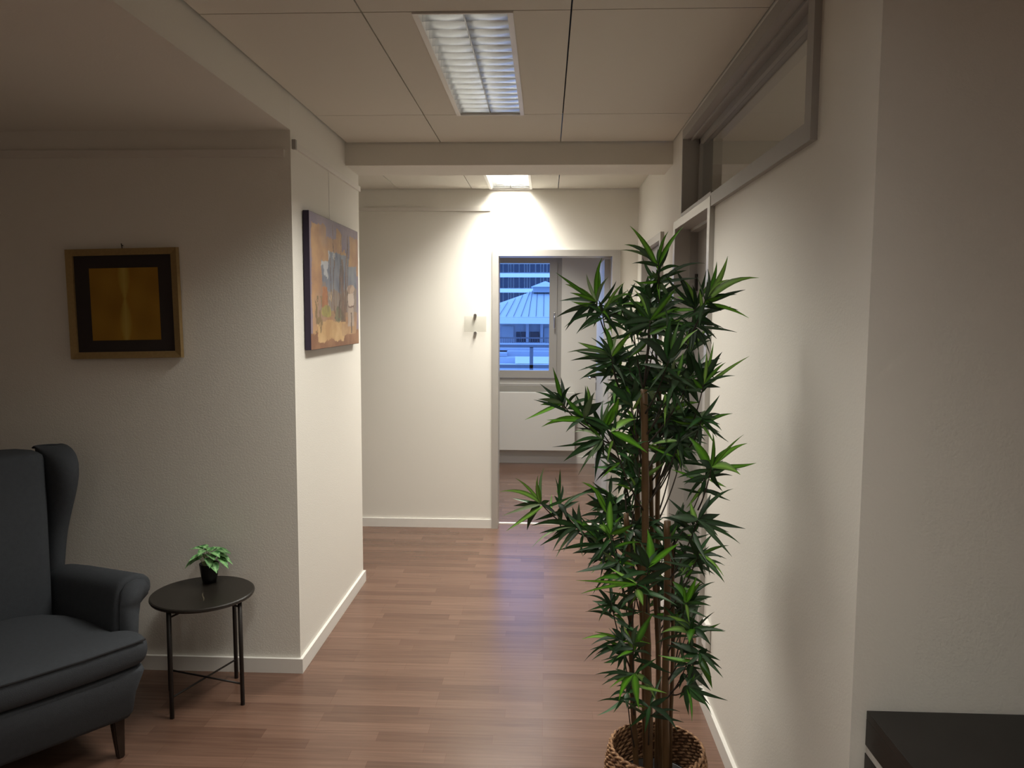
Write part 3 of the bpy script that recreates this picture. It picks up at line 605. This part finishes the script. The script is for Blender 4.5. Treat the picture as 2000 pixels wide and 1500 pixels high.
B((645, 510), [(652, 300, 'b', 1.8), (770, 455, 'b', 1.4), (560, 460, 'b', 1.1), (600, 440, 'b', .8), (700, 420, 'd', 1)], 2.12, extra=4)
B((690, 650), [(455, 716, 'd', 1.5), (548, 835, 'd', .9), (575, 790, 'd', .9), (520, 640, 'd', 1), (590, 700, 'd', 1.2), (760, 640, 'd', 1.2), (600, 600, 'p')], 2.12, extra=5)
B((790, 780), [(555, 762, 'b', 1.6), (458, 760, 'b', .9), (485, 832, 'b', .9), (640, 690, 'b', 1.3), (822, 898, 'b', 1.7), (860, 830, 'd', 1), (980, 690, 'd', 1.5), (700, 740, 'd', 1.4), (930, 760, 'd', 1.4), (740, 850, 'd')], 2.04, extra=3)
B((850, 690), [(845, 480, 'b', 2.0), (1022, 558, 'b', 1.7), (790, 560, 'd', 1.5), (985, 690, 'd', 1.6), (700, 600, 'd', 1.4), (900, 600, 'd', 1.3)], 2.05, extra=3)
B((650, 880), [(545, 870, 'd', .9), (582, 982, 'd', .4), (560, 790, 'd', .7), (700, 820, 'd'), (720, 960, 'd'), (640, 960, 'd', .8)], 2.15, extra=6)
B((710, 1080), [(490, 1078, 'b', .9), (500, 1202, 'd', .5), (545, 1192, 'd', .9), (652, 1018, 'd', 1.4), (560, 1040, 'b', .8), (632, 1190, 'd', 1.1), (680, 1245, 'd', 1.4), (540, 1110, 'd', 1), (700, 960, 'd')], 2.14, extra=4)
B((770, 1110), [(878, 935, 'b', 1.6), (800, 1000, 'd', 1.3), (720, 1010, 'b', 1.3), (850, 1100, 'd', 1.1), (690, 1010, 'd')], 2.09, extra=3)
B((775, 1265), [(562, 1270, 'd', .6), (598, 1328, 'd', .9), (690, 1412, 'b', 1.7), (800, 1460, 'b', 1.8), (898, 1430, 'b', 1.6), (888, 1350, 'd', 1.4), (640, 1345, 'b', .8), (900, 1180, 'd', .8), (610, 1290, 'd', .8)], 2.07, extra=2)
B((735, 1370), [(573, 1493, 'd', .6), (662, 1478, 'd', .5), (735, 1455, 'd', 1.3), (640, 1400, 'd', .5), (800, 1380, 'd', .8)], 2.16, extra=1)
B((860, 1440), [(1010, 1580, 'd', 1.5), (740, 1560, 'd', 1.2), (830, 1590, 'd', 1.2), (960, 1390, 'd', 1.0)], 2.10, extra=1)
B((1120, 430), [(1312, 262, 'd', 1.2), (1378, 480, 'd', 1.2), (1350, 562, 'd', .9), (1305, 632, 'd', 1.1), (960, 412, 'd', 1.5), (1230, 520, 'd', 1.4), (1240, 400, 'd', 1.8), (1010, 370, 'd', 1.3), (1190, 290, 'd', 1), (1080, 330, 'b'), (1290, 500, 'd')], 2.12, extra=3)
B((1130, 600), [(1265, 772, 'd', 1.2), (1262, 740, 'b', .9), (1288, 570, 'b', 1.2), (1160, 748, 'd', 1.3), (1010, 690, 'd', 1.3), (1040, 490, 'd', 1.2), (1250, 640, 'd', 1), (1185, 735, 'd', 1.0), (1000, 600, 'd')], 2.12, extra=5)
B((1055, 880), [(982, 765, 'b', 1.9), (1112, 738, 'b', 2.0), (1190, 898, 'd', .9), (1212, 768, 'd', .4), (1172, 862, 'd', 1.0), (970, 900, 'd', 1.2), (1130, 820, 'd', 1), (1140, 760, 'b', .8)], 2.12, extra=4)
B((1095, 1020), [(1242, 992, 'b', 1.2), (1268, 1038, 'd', .9), (1190, 1112, 'd', 1.2), (1072, 1105, 'b', 1.6), (1150, 960, 'd', 1), (1000, 980, 'd', 1), (950, 950, 'b', 1.1), (920, 1045, 'b', 1.2)], 2.11, extra=3)
B((1130, 1150), [(1198, 1348, 'b', 1.5), (1258, 1290, 'd', 1.0), (1250, 1240, 'd', .8), (1242, 1195, 'd', .8), (1030, 1182, 'd', 1.1), (1128, 1212, 'd', 1), (1170, 1130, 'd', 1.2), (970, 1090, 'd', 1.1)], 2.10, root=(970, 1370), extra=1)
B((1060, 1210), [(1190, 1360, 'd', 1.3), (1188, 1440, 'd', 1.1), (1160, 1215, 'd', .5), (960, 1330, 'd', 1.4), (930, 1190, 'd', .7), (990, 1230, 'd')], 2.13, root=(950, 1400), extra=1)
B((1065, 1330), [(1283, 1412, 'd', .9), (1165, 1435, 'd', 1.3), (1070, 1492, 'd', 1.7), (1018, 1402, 'd', 1.4), (1150, 1350, 'd', 1.3), (1110, 1280, 'd', 1.2), (1195, 1490, 'd', .6)], 2.10, root=(980, 1380), extra=0)
# inner, denser growth
env = [(560, 1190, 1340), (640, 1190, 1370), (720, 1200, 1365), (800, 1215, 1370), (860, 1190, 1385), (930, 1185, 1385), (1010, 1185, 1375), (1080, 1190, 1370), (1150, 1195, 1365), (1230, 1215, 1350), (1280, 1225, 1340)]
for k in range(56):
    i = rnd.randrange(len(env)-2) if k % 3 else rnd.choice((2, 3, 4, 5, 6)); yy, xa, xb = env[i]
    cy_ = yy + rnd.uniform(0, 75); cx_ = rnd.uniform(xa, xb); y = rnd.uniform(2.2, 2.42)
    tips = []
    for q in range(rnd.randint(6, 9)):
        a = rnd.uniform(0, 2*math.pi); L_ = rnd.uniform(32, 66)
        tips.append((cx_+math.cos(a)*L_, cy_+math.sin(a)*L_*.85+6, 'b' if rnd.random() < .08 else ('p' if rnd.random() < .05 else 'd'), rnd.uniform(.8, 1.4)))
    branch((cx_, cy_), tips, y, extra=2)

# ------------------------------------------------------------------ black cabinet at the right edge
CX0, CZ = .690, .766
cb = thing('black_cabinet', 'black brown sideboard with a grey strip filling its side gap against the right wall', 'cabinet', (CX0, YR-.016, 0))
cdp = .42; cwd = 1.35
link('top', bx(0, cwd, -cdp, 0, CZ-.018, CZ, bev=.0015), 'cab', cb)
link('body', bx(.0, cwd, -cdp+.004, 0, .04, CZ-.094, bev=.001), 'cab', cb)
link('gap_strip', bx(.0015, cwd-.0015, -cdp+.02, -.002, CZ-.094, CZ-.076), 'stripe', cb)  # open gap to the lit wall, drawn as a solid light grey strip
link('upper_rail', bx(.0, cwd, -cdp+.004, 0, CZ-.076, CZ-.018, bev=.001), 'cab', cb)
for k in range(3):
    dr = link('door', bx(.004+k*.449, .444+k*.449, -cdp-.014, -cdp+.004, .05, CZ-.10, bev=.001), 'cab', cb)
    kn = bmesh.new(); tube(kn, [(.41+k*.449, -cdp-.014, .42), (.41+k*.449, -cdp-.034, .42)], .008, 12); link('knob', kn, 'steel', dr, smooth=True)
for x, y in ((.03, -.03), (cwd-.03, -.03), (.03, -cdp+.04), (cwd-.03, -cdp+.04)): link('foot', bx(x-.02, x+.02, y-.02, y+.02, 0, .04), 'cab', cb)

# ------------------------------------------------------------------ pictures
def gridmesh(nx, nz, w_, h_, colf):
    bm = bmesh.new(); ly = paintlayer(bm); V = [[bm.verts.new((w_*(i/nx-.5), 0, h_*(j/nz-.5))) for i in range(nx+1)] for j in range(nz+1)]
    cc = [[colf(i/nx, j/nz) for i in range(nx+1)] for j in range(nz+1)]
    idx = {}
    for j in range(nz+1):
        for i in range(nx+1): idx[V[j][i]] = cc[j][i]
    for j in range(nz):
        for i in range(nx):
            f = bm.faces.new((V[j][i], V[j][i+1], V[j+1][i+1], V[j+1][i]))
            for lp in f.loops: lp[ly] = (*idx[lp.vert], 1)
    return bm
gp = thing('framed_picture', 'small square gold picture with dark mat in a pale gold frame above the armchair', 'picture', (-1.826, YCH-.006, 1.646)); gp.rotation_euler = (R(-.6), R(-1.3), 0)
W2, H2 = .247, .238; fw = .030
bm = bmesh.new()
def bar(bm, P):  # mitred bar with bevelled profile
    vs = [bm.verts.new(p) for p in P]
    for f in ((0, 1, 2, 3), (4, 5, 6, 7), (0, 1, 5, 4), (2, 3, 7, 6), (1, 2, 6, 5), (0, 3, 7, 4)): bm.faces.new([vs[i] for i in f])
for (a, b_) in (((-1, -1), (1, -1)), ((1, -1), (1, 1)), ((1, 1), (-1, 1)), ((-1, 1), (-1, -1))):
    o_ = lambda s, k, y: (s[0]*(W2-k), y, s[1]*(H2-k))
    bar(bm, [o_(a, 0, 0), o_(a, .002, -.024), o_(a, fw, -.018), o_(a, fw, 0), o_(b_, 0, 0), o_(b_, .002, -.024), o_(b_, fw, -.018), o_(b_, fw, 0)])
link('frame', bm, 'goldframe', gp)
link('mat_board', bx(-W2+fw, W2-fw, -.008, -.004, -H2+fw, H2-fw), 'mat_board', gp)
def goldf(u, v):
    c = abs(u-.5)*2; d1 = abs(((v*1.0) % 1)-.5)
    base = Vector((.52, .30, .045)); hi = Vector((.68, .52, .12)); lo = Vector((.32, .16, .02))
    wdt = .02 + .075*abs(math.sin(v*math.pi*1.55+.35)); q = max(0, 1-c/(wdt*2)); q = q**.7
    t = .5+.5*math.sin(u*9+v*3)*math.sin(v*7-u*4)
    col = lo.lerp(base, .35+.65*t*(1-.4*c)); return tuple(col.lerp(hi, q*.8))
o = link('artwork', gridmesh(50, 50, .305, .312, goldf), 'gold', gp); o.location = (.002, -.0095, -.002)
bm = bmesh.new(); tube(bm, [(0, .003, H2+.012), (0, -.010, H2+.014), (.001, -.012, H2+.02)], .002, 8); tube(bm, [(0, -.006, H2), (.0, -.008, H2+.015)], .0018, 6); link('hook', bm, 'black', gp)

from mathutils import noise as mn
def fb(x, y, s=0): return mn.fractal(Vector((x, y, s*3.7+.3)), 1.0, 2.0, 4)
def painting(u, v):
    # u: 0 near corner .. 1 far; v: 0 bottom .. 1 top
    u, v = u+.018*fb(u*6, v*6, 9), v+.016*fb(u*6, v*6, 11)
    n1 = fb(u*3, v*3, 1); n2 = fb(u*8, v*7, 2); n3 = fb(u*30, v*9, 3); e = .030*n2 + .010*n3
    mix = lambda a, b, t: tuple(a[i]+(b[i]-a[i])*max(0, min(1, t)) for i in range(3))
    def paint_in(col, c2, cond, t=1.0): return mix(col, c2, t) if cond else col
    col = mix(lin(184, 146, 106), lin(160, 122, 94), .5+.8*n2)
    col = mix(col, lin(150, 128, 122), max(0, n1)*.9)
    lil = mix(lin(112, 102, 124), lin(150, 134, 142), .5+.8*n1)
    if v > .93+e or (v > .84+e*2 and .30 < u < .5) or (v > .78+e*2 and .62 < u < .80) or u < .03+.3*abs(e) or (u > .95+e and v < .6): col = lil
    if v < .13+e: col = mix(lin(134, 96, 74), lin(156, 118, 90), .5+n2)
    top = (.67 if u < .33 else .75 if u < .78 else .68)+e*.6
    if .20+e*.4 < u < .955+e*.3 and .28 < v < top:
        col = mix(lin(138, 142, 150), lin(100, 106, 126), .5+.9*n1+.4*n3)
        if u < .46 and v > .50 and fb(u*7, v*6, 5) > .12: col = lin(178, 180, 186)
    if .20 < u < .95 and .24 < v < .47+.06*n2: col = mix(col, lin(148, 126, 104), .65+.3*n3)
    if .21 < u < .31 and .31 < v < .47: col = mix(lin(150, 98, 70), lin(178, 128, 92), .5+n2)
    if .32 < u < .40 and .33 < v < .45 and n3 > .0: col = lin(192, 168, 138)
    if (u-.29)**2/.010 + (v-.285)**2/.0022 < 1+n2: col = mix(lin(166, 158, 88), lin(134, 122, 84), .5+n3)
    if (u-.55)**2/.011 + (v-.235)**2/.006 < 1+1.2*n2: col = mix(lin(96, 102, 86), lin(128, 122, 98), .5+n3)
    if .13+e < u < .66+e and .055+e*.7 < v < .20+e: col = mix(lin(204, 172, 128), lin(180, 144, 102), .5+.8*n2)
    if .6 < u < .92+e and .09+e*.5 < v < .17+e: col = mix(lin(192, 160, 122), lin(170, 136, 102), .5+.8*n2)
    if .08 < u < .22 and .12 < v < .40 and n3 > .12: col = mix(lin(120, 104, 76), lin(150, 124, 90), .5+n2)
    for (x0_, sl, w_, z0, z1) in ((.46, -.05, .010, .26, .97), (.53, .16, .005, .50, .93), (.62, .04, .045, .20, .72), (.67, .14, .022, .28, .93), (.55, .06, .018, .24, .66), (.74, .03, .012, .35, .9), (.40, -.05, .006, .3, .7)):
        xx = x0_ + sl*(v-.3) + .020*fb(v*3, x0_*40)
        if abs(u-xx) < w_*(1.15-v) + .003 and z0 < v < z1: col = mix(col, mix(lin(128, 98, 80), lin(88, 74, 70), .5+n3), .8)
    if (u-.815)**2/.0075 + (v-.475)**2/.0016 < 1: col = mix(lin(184, 160, 142), lin(150, 126, 112), .5+n3*1.5)
    if abs(u-.815) < .075-.10*abs(v-.38) and .33 < v < .44: col = mix(lin(196, 180, 168), lin(178, 156, 144), .5+n2)
    if abs(u-.815) < .07 and .32 < v < .335: col = lin(120, 98, 90)
    if abs(u-.80) < .075 and .16 < v < .32: col = mix(lin(156, 142, 134), lin(182, 162, 146), .5+n3)
    if abs(u-.815) < .012 and .10 < v < .28: col = lin(96, 82, 78)
    return tuple(max(0, c) for c in col)
PYa, PYb, PZa, PZb = 3.456, 4.352, 1.442, 2.066
pt_ = thing('canvas_painting', 'large canvas painting in orange and blue of trees hanging on the corridor side wall', 'painting', (XL+.004, (PYa+PYb)/2, (PZa+PZb)/2), R(90))
hw, hh = (PYb-PYa)/2, (PZb-PZa)/2
link('stretcher', bx(-hw, hw, -.027, 0, -hh, hh, bev=.002), 'canvas_side', pt_)
o = link('painted_face', gridmesh(150, 150, 2*hw-.004, 2*hh-.004, painting), 'paint', pt_); o.location = (0, -.0278, 0)
cbm = bmesh.new(); tube(cbm, [(XL+.010, 3.866, 2.045), (XL+.008, 3.868, 2.335)], .0018, 6)
tag(link('hanging_cord', cbm, 'trim'), 'thin white cord running from the picture rail down to the canvas painting', 'cord')

# ------------------------------------------------------------------ small wall fittings
sg = thing('door_sign_holder', 'clear acrylic sign plate on steel standoffs left of the far doorway', 'sign', (-.523, DB, 1.54))
link('plate', bx(-.082, .082, -.024, -.020, -.057, .057, bev=.001), 'acrylic', sg)
for z in (.066, -.066):
    bm = bmesh.new(); tube(bm, [(0, 0, z), (0, -.028, z)], .011, 24); link('standoff', bm, 'steel', sg)
sk = thing('wall_socket', 'white wall socket beside the near door frame, low behind the plant', 'socket', (XR, 3.05, .33))
link('cover', bx(-.022, 0, -.04, .04, -.055, .055, bev=.008), 'trim', sk, smooth=False)
bm = bmesh.new(); tube(bm, [(-.0225, 0, 0), (-.0235, 0, 0)], .021, 24); link('recess', bm, 'stripe', sk)
rd = thing('radiator', 'flat white panel radiator under the window in the far room', 'radiator', (-.30, wy, 0))
link('panel', bx(-.75, .62, -.115, -.10, .155, .785, bev=.004), 'radiator', rd)
link('top_grille', bx(-.75, .62, -.10, -.03, .772, .782), 'radiator', rd)
link('rear_panel', bx(-.74, .61, -.05, -.03, .17, .772), 'radiator', rd)
link('bracket', boxes([(-.60, -.57, -.10, -.003, .2, .7), (.47, .50, -.10, -.003, .2, .7)]), 'radiator', rd)

# ------------------------------------------------------------------ outside, seen through the far window
def rect_at(px0, px1, py0, py1, y, t=.3):
    a = at(px0, py1, y); b_ = at(px1, py0, y); return (min(a.x, b_.x), max(a.x, b_.x), y, y+t, min(a.z, b_.z), max(a.z, b_.z))
OY = 70
ob = thing('office_building', 'tall blue lit office building with gridded windows beyond the far window', 'building', (at(1020, 560, OY).x, OY, -14))
ob0 = Vector(ob.location)
def olink(name, lst, m, par, base):
    bm = boxes(lst)
    for v in bm.verts: v.co -= base
    return link(name, bm, m, par)
a = at(960, 590, OY)
olink('facade', [(-14, 14, OY+.6, OY+18, -14, 22)], 'officew', ob, ob0)
rows_ = [(497, 512), (516, 531.5), (542.5, 562), (571.5, 590), (600, 618)]
mull = [920, 931, 942, 953, 964, 975.5, 982.5, 993, 997.5, 1003, 1014, 1024.5, 1029.5, 1034.5, 1046, 1056, 1061.5, 1068.5, 1080, 1091, 1102]
for (ya, yb) in rows_:
    for m0, m1 in zip(mull, mull[1:]):
        r_ = rect_at(m0+1.05, m1-1.05, ya, yb, OY+.35, .24)
        olink('window', [r_], 'offg', ob, ob0)
for (ya, yb) in ((512.3, 513.6), (534, 541.2), (564, 571), (592, 599)):
    olink('spandrel', [rect_at(900, 1120, ya, yb, OY, .6)], 'officew', ob, ob0)
BY = 32
mb = thing('mansard_building', 'lower building with pale zinc roof, cupola and balcony across from the far window', 'building', (at(1020, 640, BY).x, BY, -14))
mb0 = Vector(mb.location)
bm = bmesh.new()
E0, E1 = at(930, 620, BY-.3), at(1150, 619, BY-.3); Rg0, Rg1 = at(1040, 569, BY+4.2), at(1100, 569, BY+4.2)
Lb = at(890, 622, BY+9); Rb = at(1190, 622, BY+9)
vs = [bm.verts.new(Vector(p)-mb0) for p in (E0, E1, Rg1, Rg0, Lb, Rb)]
for f in ((0, 1, 2, 3), (0, 3, 4), (1, 5, 2), (3, 2, 5, 4)): bm.faces.new([vs[i] for i in f])
roof = link('roof', bm, 'zinc', mb)
sb = bmesh.new()
for k in range(16):
    t = k/15; p = E0.lerp(E1, t); q = Rg0.lerp(Rg1, max(0, min(1, (p.x-Rg0.x)/(Rg1.x-Rg0.x))))
    if p.x < Rg0.x: s_ = (p.x-E0.x)/(Rg0.x-E0.x); q = E0.lerp(Rg0, s_) if False else Vector((E0.x+(Rg0.x-E0.x)*min(1, s_+.12), 0, 0)); tt = (q.x-E0.x)/(Rg0.x-E0.x); q = E0.lerp(Rg0, min(1, tt))
    tube(sb, [p-mb0+Vector((0, -.02, .04)), q-mb0+Vector((0, -.02, .04))], .012, 4)
link('standing_seams', sb, 'dkgrey', roof)
olink('cupola_base', [rect_at(1041, 1090, 559, 571, BY+3.6, 1.4)], 'shutter', mb, mb0)
bm = bmesh.new(); c0 = at(1037, 560, BY+3.4); c1 = at(1094, 560, BY+3.4); pk = at(1065, 549, BY+4.3)
vs = [bm.verts.new(v-mb0) for v in (c0, c1, c1+Vector((0, 1.9, 0)), c0+Vector((0, 1.9, 0)), pk)]
for f in ((0, 1, 4), (1, 2, 4), (2, 3, 4), (3, 0, 4), (3, 2, 1, 0)): bm.faces.new([vs[i] for i in f])
link('cupola_roof', bm, 'zinc', mb)
olink('fascia', [rect_at(930, 1150, 621, 632, BY-.35, .5)], 'zinc', mb, mb0)
olink('wall', [rect_at(930, 1150, 631, 700, BY+.6, 8)], 'stone', mb, mb0)
for (xa, xb, ya, yb, m_) in ((980, 1003, 637, 659, 'shutter'), (1008, 1016, 648, 671, 'offg'), (1018, 1027, 648, 671, 'offg'), (1036, 1053, 648, 671, 'offg'), (1062, 1074, 640, 671, 'shutter')):
    olink('window' if m_ == 'offg' else 'shutter', [rect_at(xa, xb, ya, yb, BY+.5, .12)], m_, mb, mb0)
for x in (1030, 1058): olink('pilaster', [rect_at(x-3, x+3, 632, 671, BY+.3, .3)], 'stone', mb, mb0)
olink('balcony_rail', [rect_at(930, 1150, 659.5, 660.8, BY-.6, .06)] + [rect_at(930+k*4.4, 930.8+k*4.4, 660.5, 671, BY-.6, .03) for k in range(50)], 'dkgrey', mb, mb0)
olink('balcony_slab', [rect_at(930, 1150, 671, 674, BY-.7, 1.4)], 'stone', mb, mb0)
olink('lower_band', [rect_at(930, 1150, 674, 679, BY-.5, 1.0)], 'dkgrey', mb, mb0)
TY = 22
tr = thing('terrace_building', 'stepped roof terraces with dark railing below the pale roofed building', 'building', (at(1020, 700, TY).x, TY, -14)); tr0 = Vector(tr.location)
olink('terrace', [rect_at(930, 1150, 681, 684, TY+3, 2), rect_at(930, 990, 690, 696, TY+2, 3), rect_at(990, 1150, 687, 697, TY+2.4, 3), rect_at(930, 1150, 700, 800, TY+1.4, 4)], 'stone', tr, tr0)
olink('parapet', [rect_at(930, 1150, 712, 713.5, TY+1.2, .3), rect_at(1006, 1150, 698, 710, TY+1.2, .2)], 'officew', tr, tr0)
olink('railing', [rect_at(930, 1150, 674, 678.5, TY, .1), rect_at(930, 1150, 713.5, 718.5, TY, .1), rect_at(1034, 1041.5, 678, 760, TY, .12)], 'dkgrey', tr, tr0)
